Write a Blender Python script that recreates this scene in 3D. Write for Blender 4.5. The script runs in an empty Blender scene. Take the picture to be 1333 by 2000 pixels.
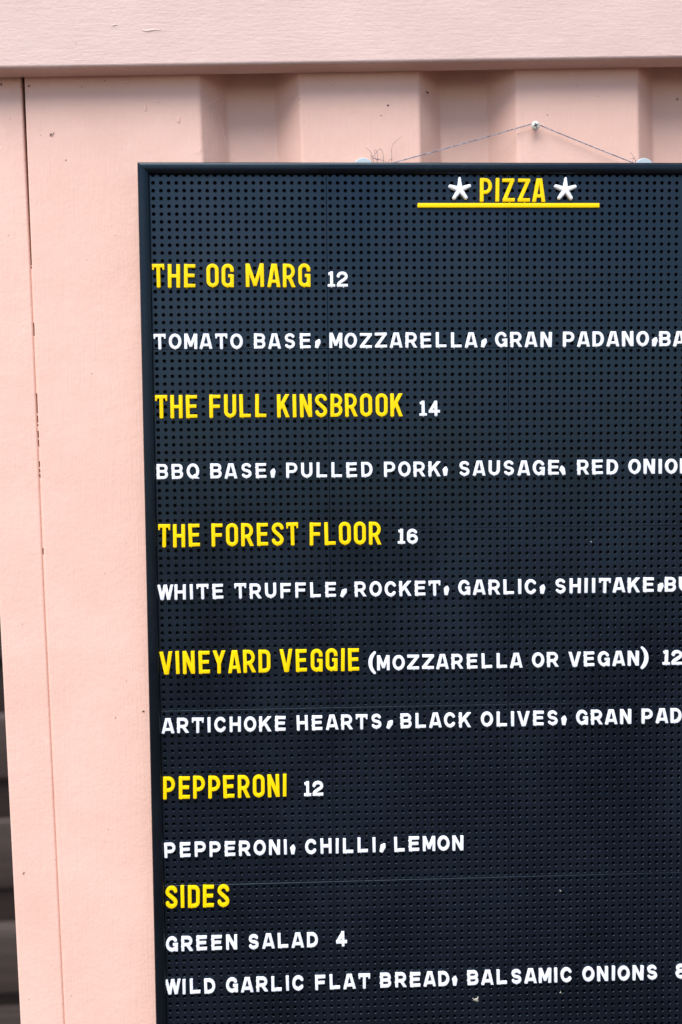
import bpy, bmesh, math, random
import numpy as np
from mathutils import Matrix, Vector
from mathutils.geometry import delaunay_2d_cdt
random.seed(7)
S = bpy.context.scene
COL = S.collection

# ------------------------------------------------------------------ frame of the hung board
P = 0.010                                   # pitch of the peg holes
ROLL = 0.020                                # the board hangs about a degree out of true
H0 = 2.20                                   # height of the first full row of holes
BOARD = Matrix.Translation((0, 0, H0)) @ Matrix.Rotation(ROLL, 4, 'Y')   # x right, y into the wall, z up

# ------------------------------------------------------------------ camera
q = (0.05755330114226998, 0.038887506920799134, 0.01022586197807316)
tv = Vector((-0.24418027598626896, 0.42752787213392723, -1.2928620666275077))
R = (Matrix.Rotation(q[0], 3, 'X') @ Matrix.Rotation(q[1], 3, 'Y') @ Matrix.Rotation(q[2], 3, 'Z'))
Cb = -(R.transposed() @ tv)
conv = Matrix(((1, 0, 0), (0, 0, -1), (0, 1, 0)))
L = (conv @ R.transposed()).to_4x4()
L.translation = conv @ Cb
cd = bpy.data.cameras.new('camera')
cam = bpy.data.objects.new('camera', cd)
COL.objects.link(cam)
cam.matrix_world = BOARD @ L
cd.sensor_fit = 'VERTICAL'
cd.sensor_height = 36
cd.sensor_width = 24
cd.lens = 1944 / 2000 * 36
cd.clip_start = 0.05
cd.clip_end = 500
cd.dof.use_dof = True
cd.dof.focus_distance = 1.335
cd.dof.aperture_fstop = 1.8
S.camera = cam

# ------------------------------------------------------------------ daylight
SUN_EL, SUN_AZ = math.radians(60), math.radians(30)      # high, in front of the wall, a little from the left
w = bpy.data.worlds.new('World')
S.world = w
w.use_nodes = True
nt = w.node_tree
sky = nt.nodes.new('ShaderNodeTexSky')
sky.sky_type = 'NISHITA'
sky.sun_disc = False
sky.sun_elevation = SUN_EL
sky.sun_rotation = math.pi + SUN_AZ
sky.air_density = 1.0
sky.dust_density = 0.8
sky.ozone_density = 2.0
nt.links.new(sky.outputs[0], nt.nodes['Background'].inputs[0])
nt.nodes['Background'].inputs[1].default_value = 0.055
sd = bpy.data.lights.new('sun', 'SUN')
sd.energy = 1.5
sd.angle = math.radians(56)
sd.color = (1.0, 0.985, 0.965)
sun = bpy.data.objects.new('sun', sd)
COL.objects.link(sun)
to = Vector((-math.sin(SUN_AZ) * math.cos(SUN_EL), -math.cos(SUN_AZ) * math.cos(SUN_EL), math.sin(SUN_EL)))
sun.rotation_euler = to.to_track_quat('Z', 'Y').to_euler()
S.view_settings.view_transform = 'Standard'
S.view_settings.look = 'None'
S.view_settings.gamma = 1
S.view_settings.exposure = 2.07

# ------------------------------------------------------------------ materials
def new_mat(name, base, rough=0.5, metal=0.0, spec=0.5):
    m = bpy.data.materials.new(name)
    m.use_nodes = True
    b = m.node_tree.nodes['Principled BSDF']
    b.inputs['Base Color'].default_value = (*base, 1)
    b.inputs['Roughness'].default_value = rough
    b.inputs['Metallic'].default_value = metal
    b.inputs['Specular IOR Level'].default_value = spec
    return m

def N(m, kind, **kw):
    n = m.node_tree.nodes.new(kind)
    for k, v in kw.items():
        setattr(n, k, v)
    return n

def noise(m, co, scale, stretch=(1, 1, 1), detail=4, rough=0.55, dist=0.0):
    mp = N(m, 'ShaderNodeMapping')
    mp.inputs['Scale'].default_value = stretch
    m.node_tree.links.new(co, mp.inputs[0])
    n = N(m, 'ShaderNodeTexNoise')
    n.inputs['Scale'].default_value = scale
    n.inputs['Detail'].default_value = detail
    n.inputs['Roughness'].default_value = rough
    n.inputs['Distortion'].default_value = dist
    m.node_tree.links.new(mp.outputs[0], n.inputs['Vector'])
    return n.outputs[0]

def ramp(m, fac, stops):
    r = N(m, 'ShaderNodeValToRGB')
    el = r.color_ramp.elements
    while len(el) < len(stops):
        el.new(0.5)
    for e, (p, c) in zip(el, stops):
        e.position = p
        e.color = (*c, 1) if len(c) == 3 else c
    m.node_tree.links.new(fac, r.inputs[0])
    return r.outputs[0]

def math_n(m, op, a, b):
    n = N(m, 'ShaderNodeMath', operation=op)
    for i, v in enumerate((a, b)):
        if isinstance(v, (int, float)):
            n.inputs[i].default_value = v
        else:
            m.node_tree.links.new(v, n.inputs[i])
    return n.outputs[0]

def mix(m, fac, a, b, blend='MIX'):
    n = N(m, 'ShaderNodeMix', data_type='RGBA', blend_type=blend)
    for s, v in ((n.inputs[0], fac), (n.inputs[6], a), (n.inputs[7], b)):
        if isinstance(v, (int, float)):
            s.default_value = v
        elif isinstance(v, tuple):
            s.default_value = (*v, 1)
        else:
            m.node_tree.links.new(v, s)
    return n.outputs[2]

def bump(m, h, strength, dist, prev=None):
    n = N(m, 'ShaderNodeBump')
    n.inputs['Strength'].default_value = strength
    n.inputs['Distance'].default_value = dist
    m.node_tree.links.new(h, n.inputs['Height'])
    if prev is not None:
        m.node_tree.links.new(prev, n.inputs['Normal'])
    return n.outputs[0]

PINK = (0.82, 0.535, 0.465)
def paint(name, streak, streak_amt, stip=0.5, tone=((0.735, 0.448, 0.352), (0.79, 0.492, 0.392), (0.765, 0.525, 0.44))):
    m = new_mat(name, PINK, 0.42, 0, 0.22)
    b = m.node_tree.nodes['Principled BSDF']
    co = N(m, 'ShaderNodeTexCoord').outputs['Object']
    big = noise(m, co, 9, detail=3)
    base = ramp(m, big, [(0.3, tone[0]), (0.7, tone[1])])
    patch = noise(m, co, 42, detail=5, rough=0.6)
    base = mix(m, ramp(m, patch, [(0.55, (0, 0, 0)), (0.75, (0.22, 0.22, 0.22))]), base, tone[2])
    # tiny specks of dirt
    vo = N(m, 'ShaderNodeTexVoronoi')
    vo.inputs['Scale'].default_value = 26
    vo.inputs['Randomness'].default_value = 1
    m.node_tree.links.new(co, vo.inputs['Vector'])
    wn = N(m, 'ShaderNodeSeparateColor')
    m.node_tree.links.new(vo.outputs['Color'], wn.inputs[0])
    size = math_n(m, 'MULTIPLY', wn.outputs[0], 0.035)
    speck = math_n(m, 'LESS_THAN', vo.outputs['Distance'], size)
    speck = math_n(m, 'MULTIPLY', speck, math_n(m, 'GREATER_THAN', wn.outputs[1], 0.72))
    base = mix(m, math_n(m, 'MULTIPLY', speck, 0.75), base, (0.12, 0.05, 0.035))
    m.node_tree.links.new(base, b.inputs['Base Color'])
    n1 = bump(m, noise(m, co, 210, detail=3), stip * 0.7, 0.0009)
    n2 = bump(m, noise(m, co, 60, detail=2), 0.28, 0.0012, n1)
    n3 = bump(m, noise(m, co, 330, stretch=streak, detail=4, rough=0.6), streak_amt, 0.0008, n2)
    m.node_tree.links.new(n3, b.inputs['Normal'])
    rr = ramp(m, noise(m, co, 30), [(0.3, (0.46,) * 3), (0.7, (0.6,) * 3)])
    m.node_tree.links.new(rr, b.inputs['Roughness'])
    return m

M_BEAM = paint('pink_paint_on_beam', (0.14, 1, 1), 0.5, 0.45, ((0.60, 0.42, 0.362), (0.645, 0.457, 0.397), (0.62, 0.48, 0.43)))
M_POST = paint('pink_paint_on_post', (1, 1, 0.04), 0.5, 0.5)
M_STEEL = paint('pink_paint_on_steel', (1, 1, 0.04), 0.55, 0.45)

def plastic_black(name, base, rough, dust=0.5):
    m = new_mat(name, base, rough)
    b = m.node_tree.nodes['Principled BSDF']
    b.inputs['Specular Tint'].default_value = (0.60, 0.82, 1.0, 1)
    geo = N(m, 'ShaderNodeNewGeometry').outputs['Position']
    sm = noise(m, geo, 6, stretch=(1, 1, 0.7), detail=6, rough=0.65)
    c = ramp(m, sm, [(0.35, base), (0.75, tuple(v * (1 + dust) + 0.003 * dust for v in base))])
    fine = noise(m, geo, 90, detail=4, rough=0.7)
    c = mix(m, ramp(m, fine, [(0.62, (0, 0, 0)), (0.82, (0.35 * dust,) * 3)]), c, (0.045, 0.055, 0.07))
    m.node_tree.links.new(c, b.inputs['Base Color'])
    r = ramp(m, sm, [(0.3, (rough - 0.09,) * 3), (0.7, (rough + 0.10,) * 3)])
    m.node_tree.links.new(r, b.inputs['Roughness'])
    n1 = bump(m, noise(m, geo, 700, detail=2), 0.25, 0.0002)
    m.node_tree.links.new(n1, b.inputs['Normal'])
    return m

M_TILE = plastic_black('black_peg_plastic', (0.0014, 0.0027, 0.0062), 0.31, 0.8)
M_FRAME = plastic_black('black_frame_plastic', (0.0010, 0.0016, 0.0034), 0.30, 0.9)
M_FRAME.node_tree.nodes['Principled BSDF'].inputs['Specular IOR Level'].default_value = 0.34
M_BACK = new_mat('black_backing', (0.004, 0.004, 0.005), 0.8)
M_WHITE = new_mat('white_letter_plastic', (0.80, 0.80, 0.84), 0.45)
M_YELLOW = new_mat('yellow_letter_plastic', (0.87, 0.58, 0.0), 0.5, 0, 0.15)
for m_, amt in ((M_WHITE, 0.9), (M_YELLOW, 0.9)):
    b_ = m_.node_tree.nodes['Principled BSDF']
    g_ = N(m_, 'ShaderNodeNewGeometry').outputs['Position']
    bc = tuple(b_.inputs['Base Color'].default_value[:3])
    nn = noise(m_, g_, 130, detail=4)
    m_.node_tree.links.new(mix(m_, ramp(m_, nn, [(0.5, (0, 0, 0)), (0.8, (0.3,) * 3)]), bc, tuple(v * 0.82 for v in bc)), b_.inputs['Base Color'])
M_STRING = new_mat('grey_twine', (0.20, 0.21, 0.26), 0.8)
b_ = M_STRING.node_tree.nodes['Principled BSDF']
M_STRING.node_tree.links.new(ramp(M_STRING, noise(M_STRING, N(M_STRING, 'ShaderNodeNewGeometry').outputs['Position'], 260, detail=2),
                             [(0.4, (0.13, 0.13, 0.17)), (0.62, (0.42, 0.43, 0.48))]), b_.inputs['Base Color'])
M_HAIR = new_mat('twine_fibre', (0.13, 0.09, 0.11), 0.8)
M_ZINC = new_mat('zinc_screw', (0.62, 0.58, 0.50), 0.5, 0.35)
M_SLOT = new_mat('screw_recess_dark', (0.03, 0.015, 0.012), 0.8)  # dark colour of the flat star that draws the recess on the head
M_PAD = new_mat('pale_blue_rubber', (0.40, 0.46, 0.48), 0.6)
M_DARK = new_mat('dark_cavity', (0.012, 0.006, 0.008), 0.9)

def wood(name, a, bcol):
    m = new_mat(name, a, 0.8)
    b = m.node_tree.nodes['Principled BSDF']
    co = N(m, 'ShaderNodeTexCoord').outputs['Object']
    g = noise(m, co, 40, stretch=(0.05, 1, 1), detail=6, rough=0.65)
    m.node_tree.links.new(ramp(m, g, [(0.3, a), (0.7, bcol)]), b.inputs['Base Color'])
    m.node_tree.links.new(bump(m, g, 0.5, 0.003), b.inputs['Normal'])
    return m
M_WOODG = wood('weathered_grey_wood', (0.019, 0.012, 0.009), (0.042, 0.029, 0.023))
M_WOODB = wood('brown_wood', (0.008, 0.004, 0.002), (0.022, 0.011, 0.007))

M_GROUND = new_mat('paving', (0.09, 0.085, 0.08), 0.85)
b_ = M_GROUND.node_tree.nodes['Principled BSDF']
co_ = N(M_GROUND, 'ShaderNodeTexCoord').outputs['Object']
M_GROUND.node_tree.links.new(ramp(M_GROUND, noise(M_GROUND, co_, 3, detail=8), [(0.3, (0.045, 0.028, 0.019)), (0.7, (0.075, 0.046, 0.032))]), b_.inputs['Base Color'])

# ------------------------------------------------------------------ object helpers
def link(name, me, mats, parent=None, matrix=None):
    o = bpy.data.objects.new(name, me)
    if me is not None and mats is not None and len(me.materials) == 0:
        for m in (mats if isinstance(mats, (list, tuple)) else [mats]):
            me.materials.append(m)
    COL.objects.link(o)
    if parent is not None:
        o.parent = parent
    if matrix is not None:
        if parent is not None:
            o.matrix_local = matrix
        else:
            o.matrix_world = matrix
    return o

def tag(o, label, cat, group=None, kind=None):
    if label: o['label'] = label
    if cat: o['category'] = cat
    if group: o['group'] = group
    if kind: o['kind'] = kind
    return o

def empty(name, matrix):
    o = bpy.data.objects.new(name, None)
    o.empty_display_size = 0.05
    COL.objects.link(o)
    o.matrix_world = matrix
    return o

def finish(bm, angle=35):
    me = bpy.data.meshes.new('mesh')
    bmesh.ops.recalc_face_normals(bm, faces=bm.faces[:])
    bm.to_mesh(me)
    bm.free()
    for p in me.polygons:
        p.use_smooth = True
    me.set_sharp_from_angle(angle=math.radians(angle))
    return me

def box_bm(x0, x1, y0, y1, z0, z1, bev=0.0, seg=2, bm=None):
    t = bmesh.new()
    vs = [t.verts.new((x, y, z)) for x in (x0, x1) for y in (y0, y1) for z in (z0, z1)]
    for f in ((0, 1, 3, 2), (4, 6, 7, 5), (0, 4, 5, 1), (2, 3, 7, 6), (0, 2, 6, 4), (1, 5, 7, 3)):
        t.faces.new([vs[i] for i in f])
    bmesh.ops.recalc_face_normals(t, faces=t.faces[:])
    if bev:
        bmesh.ops.bevel(t, geom=t.edges[:], offset=bev, segments=seg, profile=0.5, affect='EDGES')
    if bm is None:
        return t
    me = bpy.data.meshes.new('tmp'); t.to_mesh(me); t.free(); bm.from_mesh(me); bpy.data.meshes.remove(me)
    return bm

def tube(bm, pts, r, n=6, taper=None):
    pts = [Vector(p) for p in pts]
    rings = []
    for i, p in enumerate(pts):
        d = (pts[min(i + 1, len(pts) - 1)] - pts[max(i - 1, 0)]).normalized()
        a = d.orthogonal().normalized() if i == 0 else (rings_a - d * rings_a.dot(d)).normalized()
        rings_a = a
        c = d.cross(a)
        rr = r * (taper(i / (len(pts) - 1)) if taper else 1)
        rings.append([bm.verts.new(p + a * (rr * math.cos(2 * math.pi * k / n)) + c * (rr * math.sin(2 * math.pi * k / n))) for k in range(n)])
    for A, B in zip(rings, rings[1:]):
        for k in range(n):
            bm.faces.new((A[k], A[(k + 1) % n], B[(k + 1) % n], B[k]))
    bm.faces.new(rings[0]); bm.faces.new(rings[-1])
    return bm

def lathe(bm, prof, n=24, axis='Y', cx=0, cy=0, cz=0):
    rings = []
    for r, h in prof:
        ring = []
        for k in range(n):
            a = 2 * math.pi * k / n
            ring.append(bm.verts.new((cx + r * math.cos(a), cy + h, cz + r * math.sin(a))))
        rings.append(ring)
    for A, B in zip(rings, rings[1:]):
        for k in range(n):
            bm.faces.new((A[k], A[(k + 1) % n], B[(k + 1) % n], B[k]))
    bm.faces.new(rings[0]); bm.faces.new(rings[-1])
    return bm

# ------------------------------------------------------------------ ground
def ground_mesh():
    bm = bmesh.new()
    s = 220
    n = 22
    g = [[bm.verts.new((-s + 2 * s * i / n, -s + 2 * s * j / n, 0)) for j in range(n + 1)] for i in range(n + 1)]
    for i in range(n):
        for j in range(n):
            bm.faces.new((g[i][j], g[i + 1][j], g[i + 1][j + 1], g[i][j + 1]))
    return finish(bm)
tag(link('ground', ground_mesh(), M_GROUND), None, None, kind='structure')

# ------------------------------------------------------------------ pink container building
WALL = 0.030          # outer face of the steel behind the board plane
LEFT = -0.235         # left edge of the corner post
BEAM_Z = H0 + 0.1463
cont = empty('container_building', Matrix.Translation((1.2, 1.2, 0)))
tag(cont, 'pink painted shipping container kiosk with corrugated steel wall behind the menu board', 'building')
TI = Matrix.Translation((-1.2, -1.2, 0))
def cpart(name, me, m, label=None):
    o = link(name, me, m, cont, TI)
    if name in ('header_beam', 'corner_post', 'corrugated_panel'):
        o.modifiers.new('normals', 'WEIGHTED_NORMAL').keep_sharp = True
    if label: o['label'] = label
    return o

bm = box_bm(LEFT - 0.012, 2.70, -0.0045, WALL - 0.0004, BEAM_Z, BEAM_Z + 0.22, 0.0042, 4)
# subdivide the long face and let it waver a little like hand painted timber
cpart('header_beam', finish(bm, 50), M_BEAM, 'thick pink painted header beam across the top with a rounded lower edge')

def gap_x(z):      # edge of the steel panel beside the joint
    pts = [(H0 - 1.9, -0.1722), (H0 - 1.15, -0.1722), (H0 - 0.53, -0.1718), (H0 - 0.10, -0.1689), (H0 + 0.14, -0.1670), (H0 + 0.3, -0.1666)]
    zs = [p[0] for p in pts]; xs = [p[1] for p in pts]
    return float(np.interp(z, zs, xs))
def gap_w(z):
    return float(np.interp(z, [0, H0 - 0.11, H0 - 0.09, H0 + 0.02, H0 + 0.16], [0.0021, 0.0021, 0.0022, 0.0032, 0.0044]))

def corner_post():
    bm = bmesh.new()
    rings = []
    ZS = [0.02 + (BEAM_Z + 0.19 - 0.02) * i / 60 for i in range(61)]
    for z in ZS:
        xr = gap_x(z) - gap_w(z)
        y0 = WALL + 0.0022
        r = 0.0035
        pr = []
        for k in range(5):
            a = math.pi * (0.5 * k / 4)
            pr.append((LEFT + r - r * math.cos(a), y0 + r - r * math.sin(a)))
        for k in range(5):
            a = math.pi * (0.5 * k / 4)
            pr.append((xr - 0.0028 + 0.0028 * math.sin(a), y0 + 0.0028 - 0.0028 * math.cos(a)))
        pr += [(xr, 0.085), (LEFT, 0.085)]
        rings.append([bm.verts.new((x, y, z)) for x, y in pr])
    n = len(rings[0])
    for A, B in zip(rings, rings[1:]):
        for k in range(n):
            bm.faces.new((A[k], A[(k + 1) % n], B[(k + 1) % n], B[k]))
    bm.faces.new(rings[0]); bm.faces.new(rings[-1])
    return finish(bm, 40)
cpart('corner_post', corner_post(), M_POST, 'narrow pink corner post left of the dark joint')

def corrugated():
    # plan profile of the steel: flats at WALL, recesses 28 mm deeper, every fold rounded
    raw = [(-0.17, WALL)]
    x = 0.0621
    D = 0.040
    starts = [0.0621, 0.3537, 0.6496, 0.9425, 1.2345, 1.5265, 1.8185, 2.1105, 2.4025]
    for s in starts:
        raw += [(s, WALL), (s + 0.0335, WALL + D), (s + 0.0985, WALL + D), (s + 0.132, WALL)]
    raw += [(2.68, WALL)]
    pr = []
    for i, (px, py) in enumerate(raw):
        if i in (0, len(raw) - 1):
            pr.append((px, py)); continue
        a = Vector((raw[i - 1][0] - px, raw[i - 1][1] - py)).normalized()
        b = Vector((raw[i + 1][0] - px, raw[i + 1][1] - py)).normalized()
        t = 0.0036
        p0 = Vector((px, py)) + a * t; p2 = Vector((px, py)) + b * t; p1 = Vector((px, py))
        for k in range(6):
            u = k / 5
            q_ = p0 * (1 - u) ** 2 + p1 * 2 * u * (1 - u) + p2 * u * u
            pr.append((q_.x, q_.y))
    # extra points on the first flat so that its surface can carry slow dents
    bm = bmesh.new()
    rings = []
    ZS = [0.10 + (BEAM_Z + 0.19 - 0.10) * i / 60 for i in range(61)]
    rnd = random.Random(3)
    for z in ZS:
        ring = []
        gx = gap_x(z)
        r = 0.0022
        for k in range(6):
            a = math.pi * 0.5 * k / 5
            if k == 0:
                ring.append((gx, WALL + 0.008))
            ring.append((gx + r - r * math.cos(a), WALL + r - r * math.sin(a)))
        for xx, yy in pr[1:]:
            wob = 0.0006 * math.sin(z * 9 + xx * 7) + 0.0004 * math.sin(z * 23 + xx * 31)
            ring.append((xx + wob, yy + 0.3 * wob))
        rings.append([bm.verts.new((x_, y_, z)) for x_, y_ in ring])
    n = len(rings[0])
    for A, B in zip(rings, rings[1:]):
        for k in range(n - 1):
            bm.faces.new((A[k], A[k + 1], B[k + 1], B[k]))
    me = finish(bm, 60)
    return me
cpart('corrugated_panel', corrugated(), M_STEEL, 'corrugated pink steel wall with vertical recesses')

# paint skinned over the lower part of the joint; it is broken where dark slots show
def zpx(y): return H0 - float(np.interp(y, [160, 520, 1150, 2000], [-0.1415, 0.0976, 0.529, 1.138]))
slots = [(518, 523), (628, 653), (765, 804), (808, 822), (825, 829), (838, 852), (855, 869), (898, 909), (913, 920), (923, 930), (1069, 1082)]
solid = []
prev = 523
for a, b in slots[1:]:
    solid.append((prev, a)); prev = b
solid.append((prev, 2100))
solid.append((517.5, 519.5))
bm = bmesh.new()
for a, b in solid:
    za, zb = zpx(a), (zpx(b) if b < 2100 else 0.12)
    n = max(1, int((za - zb) / 0.03))
    rows = []
    for i in range(n + 1):
        z = za + (zb - za) * i / n
        x1 = gap_x(z) + 0.0003; x0 = x1 - gap_w(z) - 0.0006
        rows.append([bm.verts.new((x0, WALL + 0.0048, z)), bm.verts.new((x1, WALL + 0.0030, z))])
    for A, B in zip(rows, rows[1:]):
        bm.faces.new((A[0], A[1], B[1], B[0]))
me = finish(bm)
cpart('joint_filler', me, M_POST, 'paint skin bridging the lower part of the vertical joint')
bm = box_bm(-0.19, -0.15, 0.086, 0.090, 0.1, BEAM_Z - 0.002)
cpart('joint_backing', finish(bm), M_DARK)
# body of the container beyond the wall
for nm, bx in (('side_wall', (LEFT + 0.012, LEFT + 0.05, 0.092, 2.40, 0.05, BEAM_Z + 0.19)),
               ('side_wall', (2.64, 2.69, 0.13, 2.40, 0.05, BEAM_Z + 0.19)),
               ('rear_wall', (LEFT + 0.012, 2.69, 2.405, 2.44, 0.05, BEAM_Z + 0.19)),
               ('roof', (LEFT + 0.005, 2.695, 0.034, 2.44, BEAM_Z + 0.195, BEAM_Z + 0.225)),
               ('bottom_rail', (LEFT, 2.70, 0.001, 0.09, 0.0, 0.098))):
    cpart(nm, finish(box_bm(*bx, 0.004, 2)), M_POST)

# runs of thick paint
def drip(x, z, w_, l, y, horiz=False):
    bm = bmesh.new()
    n = 12
    for i, (u, rr) in enumerate([(0, 0.25), (0.5, 0.35), (0.8, 0.8), (0.93, 1.0)]):
        pass
    bmesh.ops.create_uvsphere(bm, u_segments=12, v_segments=8, radius=1)
    for v in bm.verts:
        t = (v.co.z + 1) / 2
        k = 1 - 0.55 * t
        if horiz:
            v.co = Vector((x + v.co.z * l / 2, y + v.co.y * 0.0006, z + v.co.x * w_ / 2 * k + 0.0006 * math.sin(v.co.z * 4)))
        else:
            v.co = Vector((x + v.co.x * w_ / 2 * k, y + v.co.y * 0.0007, z + v.co.z * l / 2))
    return finish(bm, 80)
for args, m in (((-0.0102, H0 + 0.107, 0.006, 0.013, WALL), M_STEEL), ((0.033, H0 + 0.090, 0.007, 0.010, WALL), M_STEEL),
                ((0.006, BEAM_Z + 0.045, 0.0042, 0.026, -0.0045, True), M_BEAM), ((-0.040, BEAM_Z + 0.052, 0.003, 0.008, -0.0045, True), M_BEAM)):
    cpart('paint_run', drip(*args), m)

# specks of dirt and spider threads on the steel
def on_wall(px, py, y):
    d = BOARD.to_3x3() @ conv @ (R.transposed() @ Vector(((px - 666.5) / 1944, -(py - 1000) / 1944, -1)))
    o = cam.matrix_world.translation
    return o + d * ((y - o.y) / d.y)
M_SPECK = new_mat('dark_dirt', (0.03, 0.012, 0.010), 0.9)
M_WEB = new_mat('spider_thread', (0.80, 0.62, 0.56), 0.7)
rnd = random.Random(9)
for px, py, sz_, dep in ((100, 262, 3.2, 0), (80, 264, 0.9, 0), (758, 205, 1.5, 0), (836, 181, 3.6, 0.014), (398, 170, 0.9, 0), (585, 193, 1.1, 0), (585, 206, 0.7, 0),
                         (310, 200, 0.8, 0), (1128, 168, 0.9, 0), (1168, 188, 1.1, 0), (1323, 195, 2.0, 0.040), (534, 152, 1.2, 0.040), (20, 232, 0.9, 0.0022),
                         (3, 166, 2.5, 0.0022), (56, 168, 1.6, 0), (42, 170, 1.3, 0.0022), (395, 268, 0.9, 0), (514, 254, 0.8, 0.040), (17, 459, 0.8, 0.0022),
                         (170, 507, 0.8, 0), (180, 730, 1.4, 0), (247, 1330, 1.0, 0), (281, 1390, 1.8, 0), (44, 1219, 1.0, 0.0022), (212, 1620, 0.9, 0), (205, 1120, 0.8, 0),
                         (48, 1705, 1.6, 0.0022), (57, 1952, 0.9, 0.0022), (160, 170, 1.3, 0), (205, 158, 1.4, 0), (250, 163, 0.9, 0), (650, 166, 1.0, 0), (915, 167, 1.2, 0.040)):
    p = on_wall(px, py, WALL + dep)
    bm = bmesh.new()
    if sz_ > 1.4:
        a = rnd.uniform(0, 6.28)
        pts = [Vector((p.x, WALL + dep - 0.0004, p.z)) + Vector((math.cos(a + k * 1.1), -0.1, math.sin(a + k * 1.3))) * (sz_ * 0.0009 * (k > 0)) * (0.6 + 0.3 * k) for k in range(4)]
        tube(bm, pts, 0.00032, 5)
    bmesh.ops.create_icosphere(bm, subdivisions=2, radius=1, matrix=Matrix.Translation((p.x, WALL + dep, p.z)) @ Matrix.Diagonal((sz_ * 0.00032 + 0.0002, 0.0005, sz_ * 0.00030 + 0.0002, 1)))
    cpart('dirt_speck', finish(bm, 60), M_SPECK)
for (x0, y0, x1, y1, dep) in ((402, 207, 428, 190, 0.010), (490, 215, 508, 219, 0.040), (532, 160, 560, 152, 0.030), (380, 300, 394, 288, 0.0), (500, 160, 545, 150, 0.028), (425, 215, 447, 300, 0.028)):
    a = on_wall(x0, y0, WALL + dep); b = on_wall(x1, y1, WALL + dep)
    mid = (a + b) / 2 + Vector((0.001, -0.002, -0.002))
    bm = bmesh.new(); tube(bm, [a + Vector((0, -0.0006, 0)), mid, b + Vector((0, -0.0006, 0))], 0.00016, 4)
    cpart('spider_thread', finish(bm, 60), M_WEB)

# ------------------------------------------------------------------ timber screen seen past the corner
fence = empty('timber_screen', Matrix.Translation((-1.7, 1.15, 0)))
tag(fence, 'weathered horizontal timber screen far behind the pink corner post at lower left', 'fence')
rnd = random.Random(5)
def fz(y):   # height where a photo row meets the screen plane
    d = R.transposed() @ Vector(((20 - 666.5) / 1944, -(y - 1000) / 1944, -1))
    d = (BOARD @ L).to_3x3() @ (R @ d) if False else (BOARD.to_3x3() @ conv @ d)
    o = cam.matrix_world.translation
    s = (1.15 - o.y) / d.y
    return (o + d * s).z
bands = [(1288, 1400, 'b'), (1405, 1520, 'g'), (1524, 1609, 'b'), (1612, 1733, 'g'), (1737, 1813, 'b'), (1828, 1940, 'g'), (1945, 1980, 'b'), (1983, 2090, 'g')]
zb_all = [(fz(b), fz(a), c) for a, b, c in bands]
top = zb_all[0][1]
z = top
flip = 'g'
while z < 2.05:
    zb_all.append((z + 0.004, z + 0.15, flip)); z += 0.154; flip = 'b' if flip == 'g' else 'g'
z = zb_all[7][0]
flip = 'b'
while z > 0.16:
    zb_all.append((z - 0.13, z - 0.004, flip)); z -= 0.134; flip = 'b' if flip == 'g' else 'g'
for z0, z1, c in zb_all:
    dy = 0.0 if c == 'g' else 0.035
    bmx = box_bm(-1.55, 1.42, dy, dy + 0.028, z0, z1, 0.003, 2)
    o = link('board', finish(bmx), M_WOODG if c == 'g' else M_WOODB, fence, Matrix.Translation((0, 0, 0)))
for px in (-1.3, 0.0, 1.3):
    link('post', finish(box_bm(px - 0.045, px + 0.045, 0.064, 0.15, 0, 2.1, 0.004)), M_WOODB, fence)

# ------------------------------------------------------------------ menu board
menu = empty('menu_board', BOARD @ Matrix.Translation((0.465, 0.010, -1.43)))
tag(menu, 'large black peg hole menu board in a black frame hung on the pink wall', 'menu board')
BI = Matrix.Translation((-0.465, -0.010, 1.43))
def bpart(name, me, m, label=None, mat=None):
    o = link(name, me, m, menu, BI @ (mat or Matrix()))
    if name == 'frame_rail':
        o.modifiers.new('normals', 'WEIGHTED_NORMAL').keep_sharp = True
    if label: o['label'] = label
    return o

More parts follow.
